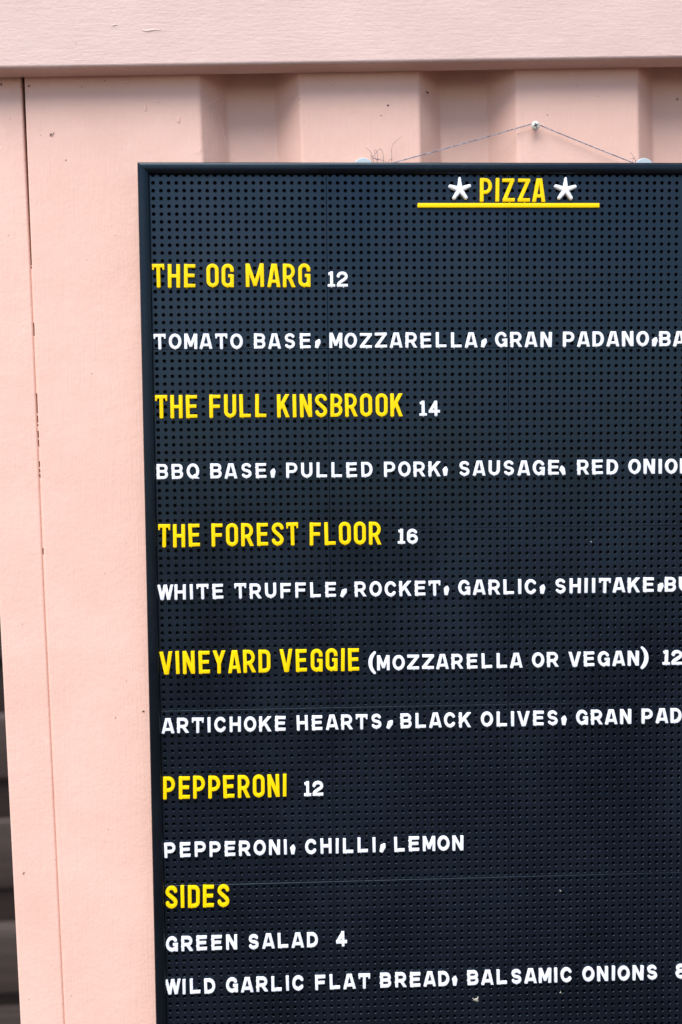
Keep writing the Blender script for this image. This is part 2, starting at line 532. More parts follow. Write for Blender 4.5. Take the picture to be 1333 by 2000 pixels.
def tile_mesh():
    NX = 24
    verts, faces = [], []
    n = 12
    r0, r1, dep = 0.00262, 0.00236, 0.0068
    ang = [2 * math.pi * (k + 0.5) / n for k in range(n)]
    g = 0.00018            # half of the seam
    c = 0.00025            # chamfer of the tile edge
    grid = {}
    def corner(i, j):
        if (i, j) not in grid:
            x = i * P; z = -j * P
            if i == 0: x += g + c
            if i == NX: x -= g + c
            if j == 0: z -= g + c
            if j == NX: z += g + c
            grid[(i, j)] = len(verts); verts.append((x, 0, z))
        return grid[(i, j)]
    for j in range(NX):
        for i in range(NX):
            cx, cz = (i + 0.5) * P, -(j + 0.5) * P
            cs = [corner(i + 1, j), corner(i, j), corner(i, j + 1), corner(i + 1, j + 1)]   # NE NW SW SE
            b0 = len(verts)
            verts += [(cx + r0 * math.cos(a), 0, cz + r0 * math.sin(a)) for a in ang]
            verts += [(cx + r1 * math.cos(a), 0.00028, cz + r1 * math.sin(a)) for a in ang]
            verts += [(cx + r1 * 0.93 * math.cos(a), dep, cz + r1 * 0.93 * math.sin(a)) for a in ang]
            for k in range(n):
                k2 = (k + 1) % n
                # ring segment k lies between ang[k] and ang[k+1]; quadrant of its middle
                mid = 2 * math.pi * (k + 1) / n
                if k % 3 == 2:      # segment centred on an axis boundary: belongs to two corners
                    qd = (k // 3) % 4
                    faces.append((cs[qd], cs[(qd + 1) % 4], b0 + k2, b0 + k))
                else:
                    qd = (k // 3) % 4
                    faces.append((cs[qd], b0 + k2, b0 + k))
                faces.append((b0 + k, b0 + k2, b0 + n + k2, b0 + n + k))
                faces.append((b0 + n + k, b0 + n + k2, b0 + 2 * n + k2, b0 + 2 * n + k))
            faces.append(tuple(b0 + 2 * n + k for k in range(n)))
    # chamfered rim of the tile
    loop = [corner(i, 0) for i in range(NX)] + [corner(NX, j) for j in range(NX)] + [corner(NX - i, NX) for i in range(NX)] + [corner(0, NX - j) for j in range(NX)]
    Lm = NX * P
    def out(v, off, y):
        x, _, z = verts[v]
        e = g + c + 1e-7
        nx = g + off if x <= e else (Lm - g - off if x >= Lm - e else x)
        nz = -(g + off) if z >= -e else (-(Lm - g - off) if z <= -(Lm - e) else z)
        verts.append((nx, y, nz)); return len(verts) - 1
    l1 = [out(v, 0, c) for v in loop]
    l2 = [out(v, 0, 0.0069) for v in loop]
    m_ = len(loop)
    for a in range(m_):
        b = (a + 1) % m_
        faces.append((loop[a], loop[b], l1[b], l1[a]))
        faces.append((l1[a], l1[b], l2[b], l2[a]))
    me = bpy.data.meshes.new('peg_tile')
    me.from_pydata(verts, [], faces)
    me.validate()
    bm = bmesh.new(); bm.from_mesh(me)
    bmesh.ops.recalc_face_normals(bm, faces=bm.faces[:])
    # an open sheet: make sure the front looks at the viewer
    f0 = max(bm.faces, key=lambda f: f.calc_center_median().x * 0 + (1 if abs(f.calc_center_median().y) < 1e-6 else 0))
    bm.faces.ensure_lookup_table()
    if f0.normal.y > 0:
        bmesh.ops.reverse_faces(bm, faces=bm.faces[:])
    bm.to_mesh(me); bm.free()
    for p in me.polygons:
        p.use_smooth = False
        if len(p.vertices) == 12: p.material_index = 1
    return me
TILE = tile_mesh()
TILE.materials.append(M_TILE)
TILE.materials.append(M_BACK)
for tj in range(6):
    for ti in range(4):
        bpart('peg_tile', TILE, None, mat=Matrix.Translation(((-1.5 + 24 * ti) * P, 0, -(-2.5 + 24 * tj) * P)))

XL, XR, ZT, ZB = -0.0192, 0.9492, 0.0252, -1.4202      # outer edge of the frame
FW = 0.0147
def rail(p0, p1, n_in):
    # moulding swept from corner p0 to p1 (both outer corners), n_in = direction towards the board; ends mitred
    p0 = Vector(p0); p1 = Vector(p1); nin = Vector(n_in); d = (p1 - p0).normalized()
    prof = [(0.0, 0.020), (0.0, -0.0030)]
    for k in range(1, 6):
        a = math.pi / 2 * k / 5
        prof.append((0.0042 - 0.0042 * math.cos(a), -0.0030 - 0.0042 * math.sin(a)))
    prof += [(0.0065, -0.0074)]
    for k in range(1, 7):
        a = math.pi / 2 * k / 6
        prof.append((0.0065 + (FW - 0.0065) * math.sin(a), -0.0074 + 0.0052 * (1 - math.cos(a))))
    prof += [(FW, 0.0062), (FW, 0.020)]
    bm = bmesh.new()
    A, B = [], []
    e = 0.00012
    for o_, y in prof:
        a = p0 + nin * o_ + d * (o_ + e); b = p1 + nin * o_ - d * (o_ + e)
        A.append(bm.verts.new((a.x, y, a.z))); B.append(bm.verts.new((b.x, y, b.z)))
    for k in range(len(prof)):
        k2 = (k + 1) % len(prof)
        bm.faces.new((A[k], A[k2], B[k2], B[k]))
    bm.faces.new(A); bm.faces.new(B)
    return finish(bm, 35)
bpart('frame_rail', rail((XL, 0, ZT), (XR, 0, ZT), (0, 0, -1)), M_FRAME, 'top rail of the black frame, mitred at the corner')
bpart('frame_rail', rail((XL, 0, ZB), (XL, 0, ZT), (1, 0, 0)), M_FRAME, 'left rail of the black frame')
bpart('frame_rail', rail((XR, 0, ZT), (XR, 0, ZB), (-1, 0, 0)), M_FRAME, 'right rail of the black frame')
bpart('frame_rail', rail((XR, 0, ZB), (XL, 0, ZB), (0, 0, 1)), M_FRAME, 'bottom rail of the black frame')
bpart('backing', finish(box_bm(XL + 0.003, XR - 0.003, 0.0071, 0.0185, ZB + 0.003, ZT - 0.003)), M_BACK)
# little blue-white rubber discs that carry the string on the back of the board
for cx in (0.2755, 0.6530):
    bm = bmesh.new()
    lathe(bm, [(0.0005, 0.0192), (0.0125, 0.0194), (0.0140, 0.0215), (0.0132, 0.0250), (0.0120, 0.0262), (0.0005, 0.0264)], 32, cx=cx, cz=ZT - 0.0005)
    bpart('hanging_disc', finish(bm, 50), M_PAD)

# screw in the wall, in board coordinates (column 50.7, row -8.1)
scr = BOARD @ Vector((0.5065, WALL, 0.0815))
sx, sz = scr.x, scr.z
screw = empty('screw', Matrix.Translation((sx, WALL, sz)) @ Matrix.Rotation(math.radians(7), 4, 'X') @ Matrix.Rotation(math.radians(-6), 4, 'Z'))
tag(screw, 'zinc cross head screw in the pink wall that the string hangs over', 'screw')
bm = bmesh.new()
lathe(bm, [(0.0022, -0.0085), (0.0052, -0.0118), (0.0057, -0.0124), (0.0056, -0.0131), (0.0046, -0.0139), (0.0024, -0.0142), (0.0003, -0.01425)], 28)
link('head', finish(bm, 40), M_ZINC, screw)
bm = bmesh.new()
pr = []
for k in range(13):
    y = 0.004 - 0.0127 * k / 12
    pr.append((0.0017 if k % 2 else 0.0024, y))
lathe(bm, pr, 14)
link('shank', finish(bm, 30), M_ZINC, screw)
bm = bmesh.new()
nS = 12
ringv = []
for k in range(nS * 2):
    a = math.pi * k / nS + 0.25
    rr = 0.0034 if k % 6 in (0, 1) else 0.0015
    ringv.append(bm.verts.new((rr * math.cos(a), -0.01445, rr * math.sin(a))))
cc = bm.verts.new((0, -0.01455, 0))
for k in range(nS * 2):
    bm.faces.new((ringv[k], ringv[(k + 1) % (nS * 2)], cc))
link('recess', finish(bm, 20), M_SLOT, screw)

# string: two straight runs from the back of the board over the screw
sb = BOARD.inverted() @ Vector((sx, WALL - 0.0065, sz + 0.0022))
def strand(a, b, off, turns, r, n, sag=0.0):
    a = Vector(a); b = Vector(b); d = b - a; u = d.normalized(); v = Vector((0, 1, 0)); ww = u.cross(v)
    pts = []
    for i in range(n + 1):
        t = i / n
        ph = 2 * math.pi * turns * t + off
        pts.append(a + d * t + (v * math.cos(ph) + ww * math.sin(ph)) * r + Vector((0, 0, -sag * 4 * t * (1 - t))))
    return pts
bm = bmesh.new()
LS = (0.2800, 0.0235, ZT + 0.0010); LE = (0.6530, 0.0235, ZT + 0.0010)
pk = Vector((sb.x, sb.y, sb.z))
for off in (0, math.pi):
    tube(bm, strand(LS, (0.3150, 0.0225, ZT + 0.0072), off, 8, 0.00037, 40), 0.00044, 5)
    tube(bm, strand((0.3150, 0.0225, ZT + 0.0072), (pk.x - 0.0035, pk.y, pk.z + 0.0006), off, 38, 0.00037, 240, 0.0006), 0.00044, 5)
    arc = [(pk.x - 0.0035, pk.y, pk.z + 0.0006 + (0.0002 if off else 0)), (pk.x - 0.0015, pk.y + 0.0002, pk.z + 0.0020), (pk.x + 0.0010, pk.y, pk.z + 0.0019), (pk.x + 0.0032, pk.y, pk.z - 0.0004)]
    tube(bm, arc, 0.0009, 6)
    tube(bm, strand((pk.x + 0.0032, pk.y, pk.z - 0.0004), (0.6385, 0.0225, ZT + 0.0075), off, 26, 0.00037, 170, 0.0004), 0.00044, 5)
    tube(bm, strand((0.6385, 0.0225, ZT + 0.0075), LE, off, 3, 0.00037, 18), 0.00044, 5)
bpart('hanging_string', finish(bm, 60), M_STRING, 'thin grey twisted string running up to the screw')
# frayed ends
rnd = random.Random(11)
def bez(pts, n=22):
    out = []
    for i in range(n + 1):
        t = i / n
        q_ = [Vector(p) for p in pts]
        while len(q_) > 1:
            q_ = [q_[k] * (1 - t) + q_[k + 1] * t for k in range(len(q_) - 1)]
        out.append(q_[0])
    return out
def fibre(pts, r=0.00036):
    bm = tube(bmesh.new(), bez(pts), r, 4, lambda t: 1 - 0.55 * t)
    bpart('frayed_fibre', finish(bm, 60), M_HAIR)
def fp(px, py, y=0.021):
    py += 0.0085    # offsets in mm from the left knot / frame top
    return (px, y, ZT + py)
k0 = 0.292
fibre([fp(0.3130, 0.0), fp(0.3145, 0.012), fp(0.3085, 0.020), fp(0.3165, 0.028), fp(0.3250, 0.028), fp(0.3265, 0.033)])
fibre([fp(0.3020, -0.003), fp(0.3030, 0.024), fp(0.2960, 0.020), fp(0.2890, 0.008), fp(0.2850, -0.003)])
fibre([fp(0.2890, -0.003), fp(0.2880, 0.012), fp(0.2840, 0.015), fp(0.2780, 0.018), fp(0.2785, 0.018)])
fibre([fp(0.2930, -0.003), fp(0.2980, 0.018), fp(0.2860, 0.024), fp(0.2880, 0.006), fp(0.2960, -0.003)])
fibre([fp(0.2960, 0.002), fp(0.2850, 0.003), fp(0.2830, 0.012), fp(0.2860, 0.010), fp(0.2870, -0.002)])
fibre([fp(0.2905, 0.009), fp(0.2930, 0.012), fp(0.2945, 0.014)], 0.0003)
fibre([fp(0.2880, 0.004), fp(0.2960, 0.003), fp(0.3030, 0.001), fp(0.3080, -0.002)])
fibre([fp(0.3080, -0.002), fp(0.3120, 0.006), fp(0.3160, 0.004), fp(0.3120, -0.003)])
fibre([fp(0.6420, -0.003), fp(0.6400, 0.005), fp(0.6370, 0.010), fp(0.6345, 0.0120)], 0.0004)
fibre([fp(0.6405, 0.003), fp(0.6380, 0.005), fp(0.6350, 0.005), fp(0.6325, 0.003)], 0.0003)
fibre([fp(0.6380, -0.002), fp(0.6355, 0.003), fp(0.6400, 0.007), fp(0.6430, 0.006), fp(0.6440, 0.008)], 0.0002)
fibre([fp(0.6400, 0.000), fp(0.6440, 0.003), fp(0.6470, 0.002), fp(0.6510, -0.001)], 0.0002)
fibre([fp(0.6420, 0.004), fp(0.6430, 0.006), fp(0.6440, 0.000)], 0.0002)

# ------------------------------------------------------------------ push-in letters
# a glyph is a union of strokes given as a signed distance field (mm); its contours make a bevelled solid
class G:
    def __init__(s, x0, x1, y0, y1, st=0.25):
        m = 1.5
        s.st = st
        s.xs = np.arange(x0 - m, x1 + m + st, st); s.ys = np.arange(y0 - m, y1 + m + st, st)
        s.X, s.Y = np.meshgrid(s.xs, s.ys)
        s.d = np.full(s.X.shape, 1e3)
    def add(s, d): s.d = np.minimum(s.d, d)
    def clip(s, y0, y1): s.d = np.maximum(s.d, np.maximum(y0 - s.Y, s.Y - y1))
    def seg(s, x1, y1, x2, y2, w, r=0.45):      # flat-ended stroke
        dx, dy = x2 - x1, y2 - y1; Ln = math.hypot(dx, dy); ux, uy = dx / Ln, dy / Ln
        px, py = s.X - (x1 + x2) / 2, s.Y - (y1 + y2) / 2
        a = np.abs(px * ux + py * uy) - Ln / 2 + r; b = np.abs(-px * uy + py * ux) - w / 2 + r
        s.add(np.hypot(np.maximum(a, 0), np.maximum(b, 0)) + np.minimum(np.maximum(a, b), 0) - r)
    def cap(s, x1, y1, x2, y2, w, w2=None):      # round-ended stroke
        w2 = w if w2 is None else w2
        dx, dy = x2 - x1, y2 - y1; L2 = dx * dx + dy * dy + 1e-9
        t = np.clip(((s.X - x1) * dx + (s.Y - y1) * dy) / L2, 0, 1)
        s.add(np.hypot(s.X - x1 - t * dx, s.Y - y1 - t * dy) - (w + (w2 - w) * t) / 2)
    def path(s, pts, w):
        for a, b in zip(pts, pts[1:]): s.cap(*a, *b, w)
    def arc(s, cx, cy, rx, ry, a0, a1, w, n=26):
        s.path([(cx + rx * math.cos(math.radians(a0 + (a1 - a0) * k / n)), cy + ry * math.sin(math.radians(a0 + (a1 - a0) * k / n))) for k in range(n + 1)], w)
    def bz(s, p0, p1, p2, p3, w, n=18):
        pts = []
        for k in range(n + 1):
            t = k / n
            pts.append(tuple((1 - t) ** 3 * p0[i] + 3 * t * (1 - t) ** 2 * p1[i] + 3 * t * t * (1 - t) * p2[i] + t ** 3 * p3[i] for i in (0, 1)))
        s.path(pts, w)

def glyph(ch, style):
    yel = style == 'Y'
    H, s, wd = (30.4, 4.8, 15.9) if yel else (20.0, 3.95, 15.9)
    if ch in '0123456789': wd -= 1.4
    if ch == 'M': wd = 23.8 if yel else 17.0
    if ch == 'W': wd = 21.0
    if ch in 'LFE': wd -= 1.2 if yel else 1.9
    elif ch in 'HRNUBPD' and not yel: wd -= 0.9
    elif ch == 'S' and not yel: wd -= 1.8
    X = wd / 2 - s / 2; T = H - s / 2; B = s / 2; M = H / 2
    g = G(-wd / 2 - 2, wd / 2 + 2, -6 if ch in '()' else -0.5, H + (6 if ch in '()' else 0.5))
    clip = True
    v = lambda x: g.seg(x, 0, x, H, s)
    h = lambda y, x0=-X, x1=X: g.seg(x0 - s / 2, y, x1 + s / 2, y, s * 0.93)
    def oval():
        if yel:
            g.arc(0, T - X, X, X, 0, 180, s); g.arc(0, B + X, X, X, 180, 360, s)
            g.cap(-X, B + X, -X, T - X, s); g.cap(X, B + X, X, T - X, s)
        else:
            g.arc(0, M, X + 0.3, T - M + 0.1, 0, 360, s, 48)
    def bowl(y0, y1, xr):
        ry = (y1 - y0) / 2; rx = min(ry, X * 1.15)
        g.seg(-X, y1, xr - rx, y1, s * 0.93); g.seg(-X, y0, xr - rx, y0, s * 0.93)
        g.arc(xr - rx, (y0 + y1) / 2, rx, ry, -90, 90, s * 0.95)
    if ch == 'A':
        a = X + 0.5
        g.seg(-a - 0.5, -2, -0.95 + 0.1, H + 2, s); g.seg(a + 0.5, -2, 0.95 - 0.1, H + 2, s); g.seg(-X * 0.6, H * 0.25, X * 0.6, H * 0.25, s * 0.85)
    elif ch == 'B':
        v(-X); bowl(M + 0.2, T, X - 0.4); bowl(B, M + 0.2, X)
    elif ch in 'CG':
        if yel:
            g.arc(0, T - X, X, X, 0, 180, s); g.arc(0, B + X, X, X, 180, 360, s)
            g.cap(-X, B + X, -X, T - X, s)
            g.seg(X, T - X + 0.5, X, T - X - 2.4, s)
            if ch == 'C': g.seg(X, B + X - 0.5, X, B + X + 2.4, s)
            else:
                g.seg(X, 0.0, X, M + 1.6, s); g.seg(0.6, M - 0.4, X, M - 0.4, s * 0.9)
        else:
            g.arc(0, M, X + 0.2, T - M + 0.1, 38, 322, s, 40)
            if ch == 'G':
                g.seg(X, 0, X, M + 1.2, s * 0.95); g.seg(1.2, M - 0.7, X, M - 0.7, s * 0.85)
    elif ch == 'D':
        v(-X); r = X * (1.0 if yel else 1.15)
        g.seg(-X, T, X - r, T, s * 0.95); g.seg(-X, B, X - r, B, s * 0.95)
        ry = r if yel else T - M
        g.arc(X - r, T - ry, r, ry, 0, 90, s); g.arc(X - r, B + ry, r, ry, -90, 0, s)
        if yel: g.cap(X, B + ry, X, T - ry, s)
    elif ch == 'E': v(-X); h(T - 0.15); h(B + 0.15); h(M + 0.4, -X, X - 1.0)
    elif ch == 'F': v(-X); h(T - 0.15); h(M - 0.2, -X, X - 1.0)
    elif ch == 'H': v(-X); v(X); g.seg(-X, M, X, M, s * 0.9)
    elif ch == 'I': v(0)
    elif ch == 'K':
        v(-X); g.seg(-X, H * 0.33, X + 1.0, H + 1.2, s); g.seg(-0.7, H * 0.58, X + 1.0, -1.5, s)
    elif ch == 'L': v(-X); h(B + 0.1)
    elif ch == 'M':
        v(-X); v(X); yb = 1.5 if yel else 3.2
        g.seg(-X - 0.2, H + 1.5, 0.2, yb, s * 0.95); g.seg(X + 0.2, H + 1.5, -0.2, yb, s * 0.95)
    elif ch == 'N': v(-X); v(X); g.seg(-X - 0.4, H + 1.2, X + 0.4, -1.2, s)
    elif ch == 'O': oval()
    elif ch == 'P': v(-X); bowl(H * 0.40, T, X)
    elif ch == 'Q': oval(); g.seg(0.8, 5.2, X + 1.4, -1.2, s * 0.9)
    elif ch == 'R': v(-X); bowl(H * 0.42, T, X - 0.1); g.seg(0.2, H * 0.45, X + 1.1, -1.2, s)
    elif ch == 'S':
        if yel:
            r = X
            g.arc(0, T - r, r, r, 12, 180, s); g.arc(0, B + r, r, r, 192, 360, s)
            g.bz((-r, T - r), (-r, M + 2.2), (r, M - 2.2), (r, B + r), s)
        else:
            ry = (T - M) / 2
            g.arc(0, T - ry, X - 0.4, ry, 28, 235, s * 0.96); g.arc(0, B + ry, X - 0.2, ry, 208, 415, s * 0.96)
            g.bz((-X * 0.62, M + ry * 0.25), (-1, M), (1, M), (X * 0.62, M - ry * 0.25), s * 0.96)
    elif ch == 'T':
        v(0)
        for q_ in (-1, 1): g.seg(q_ * (wd / 2 - 1.6), T, q_ * (wd / 2 - 1.15), H - s * 1.62, 2.4, 0.7)
        g.seg(-wd / 2, T + 0.1, wd / 2, T + 0.1, s * 0.95)
    elif ch == 'U':
        g.arc(0, B + X, X, X, 180, 360, s); g.seg(-X, B + X - 0.4, -X, H, s); g.seg(X, B + X - 0.4, X, H, s)
    elif ch == 'V': g.seg(-X - 0.9, H + 2, -0.2, -2, s); g.seg(X + 0.9, H + 2, 0.2, -2, s)
    elif ch == 'W':
        a = X * 0.5
        g.seg(-X - 0.4, H + 1, -a, -1, s * 0.95); g.seg(-0.1, H + 1, -a, -1, s * 0.95)
        g.seg(X + 0.4, H + 1, a, -1, s * 0.95); g.seg(0.1, H + 1, a, -1, s * 0.95)
    elif ch == 'Y': g.seg(-X - 0.8, H + 1.5, 0.1, H * 0.42, s); g.seg(X + 0.8, H + 1.5, -0.1, H * 0.42, s); g.seg(0, 0, 0, H * 0.48, s)
    elif ch == 'Z': h(T - 0.1); h(B + 0.1); g.cap(X - 0.2, T - 0.6, -X + 0.2, B + 0.6, s)
    elif ch == '1': v(0.8); g.seg(-3.4, H - 3.4, 1.0, H - 2.6, 3.6); g.seg(-4.2, 1.7, 5.6, 1.7, 3.4)
    elif ch == '2':
        g.arc(0, T - 4.4, X, 4.4, -8, 175, s); g.bz((X, T - 4.8), (X, M - 0.5), (-X, B + 5), (-X, B + 0.4), s); h(B + 0.1)
    elif ch == '4':
        g.seg(2.2, 0, 2.2, H, s); g.seg(-wd / 2, 5.9, wd / 2 + 0.4, 5.9, 3.7); g.cap(2.0, T, -X + 0.2, 6.4, 3.9)
    elif ch == '6':
        g.arc(0, B + 4.6, X, 4.6, 0, 360, s, 36); g.arc(0, T - 5.6, X, 5.6, 35, 180, s); g.cap(-X, B + 4, -X, T - 5.6, s)
    elif ch == '8':
        g.arc(0, B + 4.3, X, 4.3, 0, 360, s, 36); g.arc(0, T - 3.7, X - 0.5, 3.7, 0, 360, s, 36)
    elif ch in '()':
        sg = 1 if ch == '(' else -1
        clip = False
        yc = H / 2; Rr = 19.0; cx = sg * (Rr - 3.0)
        n = 20; pts = []
        for k in range(n + 1):
            a = math.radians(-46 + 92 * k / n)
            pts.append((cx - sg * Rr * math.cos(a), yc + Rr * math.sin(a), 3.0 + 2.4 * math.cos(math.radians(-80 + 160 * k / n))))
        for p, q_ in zip(pts, pts[1:]): g.cap(p[0], p[1], q_[0], q_[1], p[2], q_[2])
    if clip: g.clip(0, H)
    return g, H, wd

def special(ch):
    if ch == ',':
        g = G(-6, 6, -1, 14)
        # a tapering wedge with a pointed shoulder
        poly = [(-2.3, 0.2), (1.9, 0.0), (3.6, 8.6), (1.6, 12.6), (-0.6, 12.0), (-3.7, 8.6)]
        ds = []
        for i in range(len(poly)):
            (x0, y0), (x1, y1) = poly[i], poly[(i + 1) % len(poly)]
            nx, ny = (y1 - y0), -(x1 - x0); ln = math.hypot(nx, ny)
            ds.append(((g.X - x0) * nx + (g.Y - y0) * ny) / ln)
        g.d = np.maximum.reduce(ds)
        return g, 12.6, 7
    if ch == '*':
        g = G(-15, 15, -15, 17)
        for k in range(5):
            a = math.radians(90 + 72 * k)
            r = 14.6 if k == 0 else 13.2
            g.cap(0, 0, r * math.cos(a), r * math.sin(a), 7.4 if k == 0 else 7.0, 3.2 if k == 0 else 4.9)
        return g, 30, 30
    if ch == '_':
        g = G(-121, 121, -4, 4, 0.5)
        g.seg(-120.5, 0, 120.5, 0, 5.9, 0.8)
        return g, 6, 240

def contours(g, level):
    D = g.d - level
    D = np.where(np.abs(D) < 1e-6, 1e-6, D)
    ins = D < 0
    ny, nx = D.shape
    c = ins[:-1, :-1].astype(int) + 2 * ins[:-1, 1:] + 4 * ins[1:, 1:] + 8 * ins[1:, :-1]
    segs = {}
    pt = {}
    def P_(e):
        if e in pt: return
        i, j, k = e
        if k == 0: a, b = D[j, i], D[j, i + 1]; t = a / (a - b); pt[e] = (g.xs[i] + t * g.st, g.ys[j])
        else: a, b = D[j, i], D[j + 1, i]; t = a / (a - b); pt[e] = (g.xs[i], g.ys[j] + t * g.st)
    table = {1: [(3, 0)], 2: [(0, 1)], 3: [(3, 1)], 4: [(1, 2)], 5: [(3, 2), (1, 0)], 6: [(0, 2)], 7: [(3, 2)], 8: [(2, 3)], 9: [(2, 0)],
             10: [(0, 3), (2, 1)], 11: [(2, 1)], 12: [(1, 3)], 13: [(1, 0)], 14: [(0, 3)]}
    for j, i in zip(*np.nonzero((c > 0) & (c < 15))):
        i = int(i); j = int(j)
        E_ = {0: (i, j, 0), 1: (i + 1, j, 1), 2: (i, j + 1, 0), 3: (i, j, 1)}
        for a, b in table[int(c[j, i])]:
            P_(E_[a]); P_(E_[b])
            segs[E_[a]] = E_[b]
    loops = []
    while segs:
        s0, nxt = segs.popitem()
        lp = [s0]
        while nxt != s0:
            lp.append(nxt)
            nxt = segs.pop(nxt, s0)
        if len(lp) > 6: loops.append([pt[e] for e in lp])
    return loops

def rdp(pts, tol):
    n = len(pts)
    k = max(range(n), key=lambda i: (pts[i][0] - pts[0][0]) ** 2 + (pts[i][1] - pts[0][1]) ** 2)
    def rec(a):
        if len(a) < 3: return a[:-1]
        (x0, y0), (x1, y1) = a[0], a[-1]; dx, dy = x1 - x0, y1 - y0; ln = math.hypot(dx, dy) or 1e-9
        best, bi = 0, 0
        for i in range(1, len(a) - 1):
            d_ = abs((a[i][0] - x0) * dy - (a[i][1] - y0) * dx) / ln
            if d_ > best: best, bi = d_, i
        if best <= tol: return a[:1]
        return rec(a[:bi + 1]) + rec(a[bi:])
    return rec(pts[:k + 1]) + rec(pts[k:] + pts[:1])

def solid(g, h, b, nubs, levels=(0.0, 0.32, 1.0)):
    pts, edges, lv = [], [], []
    base_loops = []
    for li, f in enumerate(levels):
        t = b * f
        for lp in contours(g, -t):
            lp = rdp(lp, 0.035)
            if len(lp) < 4: continue
            n0 = len(pts)
            pts += [Vector(p) for p in lp]
            z = h - b + math.sqrt(max(0, b * b - (b - t) ** 2))
            lv += [z] * len(lp)
            edges += [(n0 + k, n0 + (k + 1) % len(lp)) for k in range(len(lp))]
            if li == 0: base_loops.append(list(range(n0, n0 + len(lp))))
    V, E_, F, ov, oe, of = delaunay_2d_cdt(pts, edges, [], 0, 1e-5)
    zz = []
    for i, o in enumerate(ov):
        zz.append(lv[o[0]] if o else h)
    # sample the distance field to throw away triangles outside the outline
    def sd(x, y):
        fx = (x - g.xs[0]) / g.st; fy = (y - g.ys[0]) / g.st; i = int(fx); j = int(fy)
        if i < 0 or j < 0 or i + 1 >= len(g.xs) or j + 1 >= len(g.ys): return 1
        u, v_ = fx - i, fy - j; D = g.d
        return (D[j, i] * (1 - u) + D[j, i + 1] * u) * (1 - v_) + (D[j + 1, i] * (1 - u) + D[j + 1, i + 1] * u) * v_
    bm = bmesh.new()
    # local frame: x right, z up, y into the board (front is -y); mm to m
    vs = [bm.verts.new((p.x / 1000, -zz[i] / 1000, p.y / 1000)) for i, p in enumerate(V)]
    for f in F:
        cx = sum(V[k].x for k in f) / len(f); cy = sum(V[k].y for k in f) / len(f)
        if sd(cx, cy) < 0.0:
            try: bm.faces.new([vs[k] for k in f])
            except ValueError: pass
    edge_b = [e for e in bm.edges if len(e.link_faces) == 1]
    r = bmesh.ops.extrude_edge_only(bm, edges=edge_b)
    for v_ in [x for x in r['geom'] if isinstance(x, bmesh.types.BMVert)]:
        v_.co.y = -0.00005
    bmesh.ops.delete(bm, geom=[v_ for v_ in bm.verts if not v_.link_faces], context='VERTS')
    bmesh.ops.recalc_face_normals(bm, faces=bm.faces[:])
    for (nx, ny, nr, nh) in nubs:
        n = 8
        lo = [bm.verts.new(((nx + nr * math.cos(2 * math.pi * k / n)) / 1000, -0.00004, (ny + nr * math.sin(2 * math.pi * k / n)) / 1000)) for k in range(n)]
        hi = [bm.verts.new(((nx + nr * math.cos(2 * math.pi * k / n)) / 1000, -nh / 1000, (ny + nr * math.sin(2 * math.pi * k / n)) / 1000)) for k in range(n)]
        tp = [bm.verts.new(((nx + nr * 0.6 * math.cos(2 * math.pi * k / n)) / 1000, -(nh + 0.4) / 1000, (ny + nr * 0.6 * math.sin(2 * math.pi * k / n)) / 1000)) for k in range(n)]
        for k in range(n):
            k2 = (k + 1) % n
            bm.faces.new((lo[k], hi[k], hi[k2], lo[k2])); bm.faces.new((hi[k], tp[k], tp[k2], hi[k2]))
        bm.faces.new(tp)
    me = bpy.data.meshes.new('letter')
    bmesh.ops.recalc_face_normals(bm, faces=bm.faces[:])
    bm.to_mesh(me); bm.free()
    for p in me.polygons: p.use_smooth = abs(p.normal.y) < 0.999
    me.set_sharp_from_angle(angle=math.radians(28))
    return me

# the little feet of the pegs that peep out under and beside each letter: (x, y) in mm
def feet(ch, style, H, wd):
    X = wd / 2 - 2.2
    c = {'T': [0], 'O': [0], 'S': [0], 'Y': [0], 'C': [0.6], 'U': [0], 'V': [0], 'G': [-0.4], 'Q': [-0.5], 'A': [-X - 0.3], 'H': [-X], 'R': [-X + 0.2],
         'P': [-X], 'K': [-X], 'F': [-X], 'E': [-X + 1.2], 'Z': [1.0], '1': [0.8], '2': [1.5], '4': [2.2], '6': [0], '8': [0], 'W': [-X * 0.5],
         'L': [-X + 2], 'D': [-X + 3], 'N': [-X]}.get(ch, [])
    out = [(x, 0.05, 1.15, 2.1) for x in c]
    if style == 'W' and ch in 'RKEB':
        out += [(-wd / 2 + 0.35, H * 0.72, 1.0, 2.2), (-wd / 2 + 0.35, H * 0.30, 1.0, 2.2)]
    return out

CACHE = {}
def letter_mesh(ch, style):
    key = (ch, style)
    if key not in CACHE:
        if ch in ',*_':
            g, H, wd = special(ch)
            if ch == ',': me = solid(g, 3.6, 0.8, [])
            elif ch == '*': me = solid(g, 4.6, 1.9, [], (0.0, 0.2, 0.6, 0.98))
            else: me = solid(g, 3.0, 0.6, [])
        else:
            g, H, wd = glyph(ch, style)
            me = solid(g, 3.1, 0.5, feet(ch, style, H, wd))
        me.materials.append(M_YELLOW if style == 'Y' else M_WHITE)
        me['h'] = H
        CACHE[key] = me
    return CACHE[key]

ORD = ['first', 'second', 'third', 'fourth', 'fifth', 'sixth', 'seventh', 'eighth', 'ninth', 'tenth']
ljit = random.Random(21)
comma_tilt = iter([15, 15, 8, 2, -2, -20, 26, 4, 4, 12, 26, 2, 0, 20, 1])

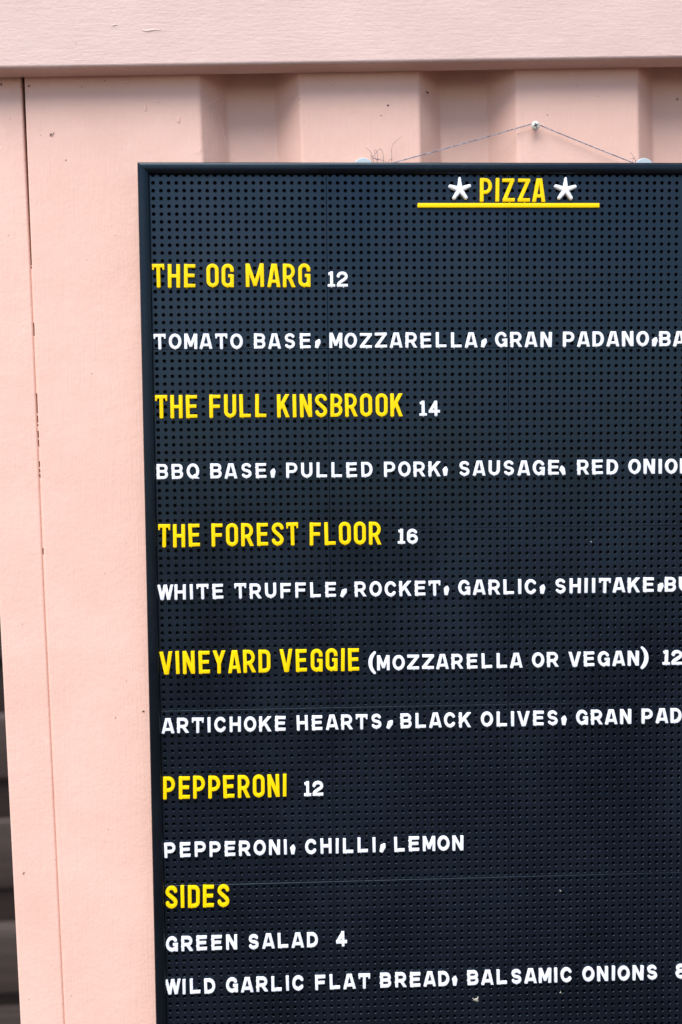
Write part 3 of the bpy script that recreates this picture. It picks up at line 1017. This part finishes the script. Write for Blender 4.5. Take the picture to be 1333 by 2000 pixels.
def place(ch, style, col, base_row, tilt=0.0):
    me = letter_mesh(ch, style)
    nm = {',': 'comma', '*': 'star', '_': 'underline_bar', '(': 'bracket', ')': 'bracket'}.get(ch, 'digit' if ch.isdigit() else 'letter')
    jx = ljit.uniform(-0.00035, 0.00035); jz = ljit.uniform(-0.0003, 0.0003); jr = math.radians(ljit.uniform(-1.2, 1.2))
    if ch == '_': jx = jz = 0; jr = math.radians(0.05)
    M_ = BOARD @ Matrix.Translation((col * P + jx, -0.00012 - ljit.uniform(0, 0.0004), -base_row * P + jz)) @ Matrix.Rotation(jr + math.radians(tilt), 4, 'Y')
    return link(nm, me, None, None, M_)

def width(ch, style):
    if ch in 'I1,() ': return 1
    if ch == 'M' and style == 'Y': return 3
    return 2

def set_text(parts, base_row, line_name):
    """parts: list of (text, style, gap_before, kind-of-place)"""
    col = 0
    for text, style, gap in parts:
        col += gap
        colour = 'yellow' if style == 'Y' else 'white'
        grp = 'yellow letters on the menu board' if style == 'Y' else 'white letters on the menu board'
        # split into words while walking
        words = []; cur = ''
        i = 0
        tokens = []
        for ch in text:
            if ch.isalnum(): cur += ch
            else:
                if cur: tokens.append(cur); cur = ''
                tokens.append(ch)
        if cur: tokens.append(cur)
        last = ''
        seen = {}
        for tk in tokens:
            if tk == ' ':
                col += 1; continue
            if tk == ',':
                o = place(',', style, col, base_row, next(comma_tilt)); col += 1
                tag(o, 'white comma after %s in the %s line' % (last, line_name), 'comma', 'white commas on the menu board'); continue
            if tk in '()':
                o = place(tk, style, col, base_row); col += 1
                tag(o, 'white %s bracket %s' % (('opening', 'before MOZZARELLA in the VINEYARD VEGGIE line') if tk == '(' else ('closing', 'after VEGAN in the VINEYARD VEGGIE line')), 'bracket', 'white brackets on the menu board'); continue
            for k, ch in enumerate(tk):
                wdt = width(ch, style)
                o = place(ch, style, col + (wdt - 1) / 2, base_row)
                col += wdt
                if ch.isdigit():
                    tag(o, ('white digit %s, %s, in the %s line' % (ch, 'the whole price' if len(tk) == 1 else ('left' if k == 0 else 'right') + ' half of price %s' % tk, line_name)), 'digit', 'white price digits on the menu board')
                elif len(tk) == 1 and False:
                    pass
                else:
                    shown = {'BA': 'BA cut off', 'PAD': 'PAD cut off', 'BU': 'BU cut off'}.get(tk)
                    where = '%s at the right edge' % tk if shown else 'the word %s' % tk
                    tag(o, '%s letter %s, %s letter of %s in the %s line' % (colour, ch, ORD[k], where, line_name), 'letter', grp)
            last = tk
    return col

# title
for k, (ch, c) in enumerate((('P', 43.5), ('I', 45), ('Z', 46.5), ('Z', 48.5), ('A', 50.5))):
    tag(place(ch, 'Y', c, 2.5), 'yellow letter %s, %s letter of the title PIZZA' % (ch, ORD[k]), 'letter', 'yellow letters on the menu board')
for c, side in ((40, 'left'), (54, 'right')):
    tag(place('*', 'W', c, 0.93), 'white five armed plastic star %s of the title PIZZA' % side, 'star', 'white stars beside the title')
tag(place('_', 'Y', 46.5, 2.98), 'long thin yellow bar underlining the title PIZZA', 'bar')

set_text([('THE OG MARG', 'Y', 0), ('12', 'W', 2)], 13.5, 'THE OG MARG')
set_text([('TOMATO BASE, MOZZARELLA, GRAN PADANO,BA', 'W', 0)], 21.5, 'TOMATO BASE')
set_text([('THE FULL KINSBROOK', 'Y', 0), ('14', 'W', 2)], 30.5, 'THE FULL KINSBROOK')
set_text([('BBQ BASE, PULLED PORK, SAUSAGE, RED ONION', 'W', 0)], 38.5, 'BBQ BASE')
set_text([('THE FOREST FLOOR', 'Y', 0), ('16', 'W', 2)], 47.5, 'THE FOREST FLOOR')
set_text([('WHITE TRUFFLE, ROCKET, GARLIC, SHIITAKE,BU', 'W', 0)], 54.5, 'WHITE TRUFFLE')
set_text([('VINEYARD VEGGIE', 'Y', 0), ('(MOZZARELLA OR VEGAN)', 'W', 1), ('12', 'W', 2)], 64.5, 'VINEYARD VEGGIE')
set_text([('ARTICHOKE HEARTS, BLACK OLIVES, GRAN PAD', 'W', 0)], 72.5, 'ARTICHOKE HEARTS')
set_text([('PEPPERONI', 'Y', 0), ('12', 'W', 2)], 81.5, 'yellow PEPPERONI')
set_text([('PEPPERONI, CHILLI, LEMON', 'W', 0)], 89.5, 'PEPPERONI CHILLI LEMON')
set_text([('SIDES', 'Y', 0)], 96.5, 'SIDES')
set_text([('GREEN SALAD', 'W', 0), ('4', 'W', 2)], 102.5, 'GREEN SALAD')
set_text([('WILD GARLIC FLAT BREAD, BALSAMIC ONIONS', 'W', 0), ('8', 'W', 2)], 108.5, 'WILD GARLIC')

# ------------------------------------------------------------------ bits of fluff on the board
def fluff(seed, s, n):
    rr = random.Random(seed); bm = bmesh.new()
    for k in range(n):
        a = rr.uniform(0, 6.28); l = s * rr.uniform(0.5, 1)
        p0 = Vector((0, -0.0006, 0)); p1 = Vector((math.cos(a) * l, -0.0008, math.sin(a) * l)); pm = (p0 + p1) / 2 + Vector((rr.uniform(-1, 1), -0.5, rr.uniform(-1, 1))) * l * 0.3
        tube(bm, [p0, pm, p1], s * 0.10, 5, lambda t: 1 - 0.6 * t)
    return finish(bm, 60)
M_FLUFF = new_mat('pale_fluff', (0.55, 0.48, 0.38), 0.9)
M_CHIP = new_mat('white_chip', (0.8, 0.82, 0.85), 0.6)
for (c, r, s, n, m, lab) in ((41.4, 110.6, 0.0052, 9, M_FLUFF, 'small tuft of cream fluff on the board below BALSAMIC'),
                             (53.2, 110.0, 0.0026, 5, M_FLUFF, 'tiny speck of brown fluff below the C of BALSAMIC'),
                             (53.2, 95.6, 0.0026, 5, M_FLUFF, 'tiny brown fluff speck on bare board right of SIDES'),
                             (57.2, 47.5, 0.0022, 3, M_CHIP, 'tiny white chip on bare board above SHIITAKE')):
    o = link('fluff', fluff(int(c * r), s, n), m, None, BOARD @ Matrix.Translation((c * P + 0.005, 0, -r * P)))
    tag(o, lab, 'fluff')
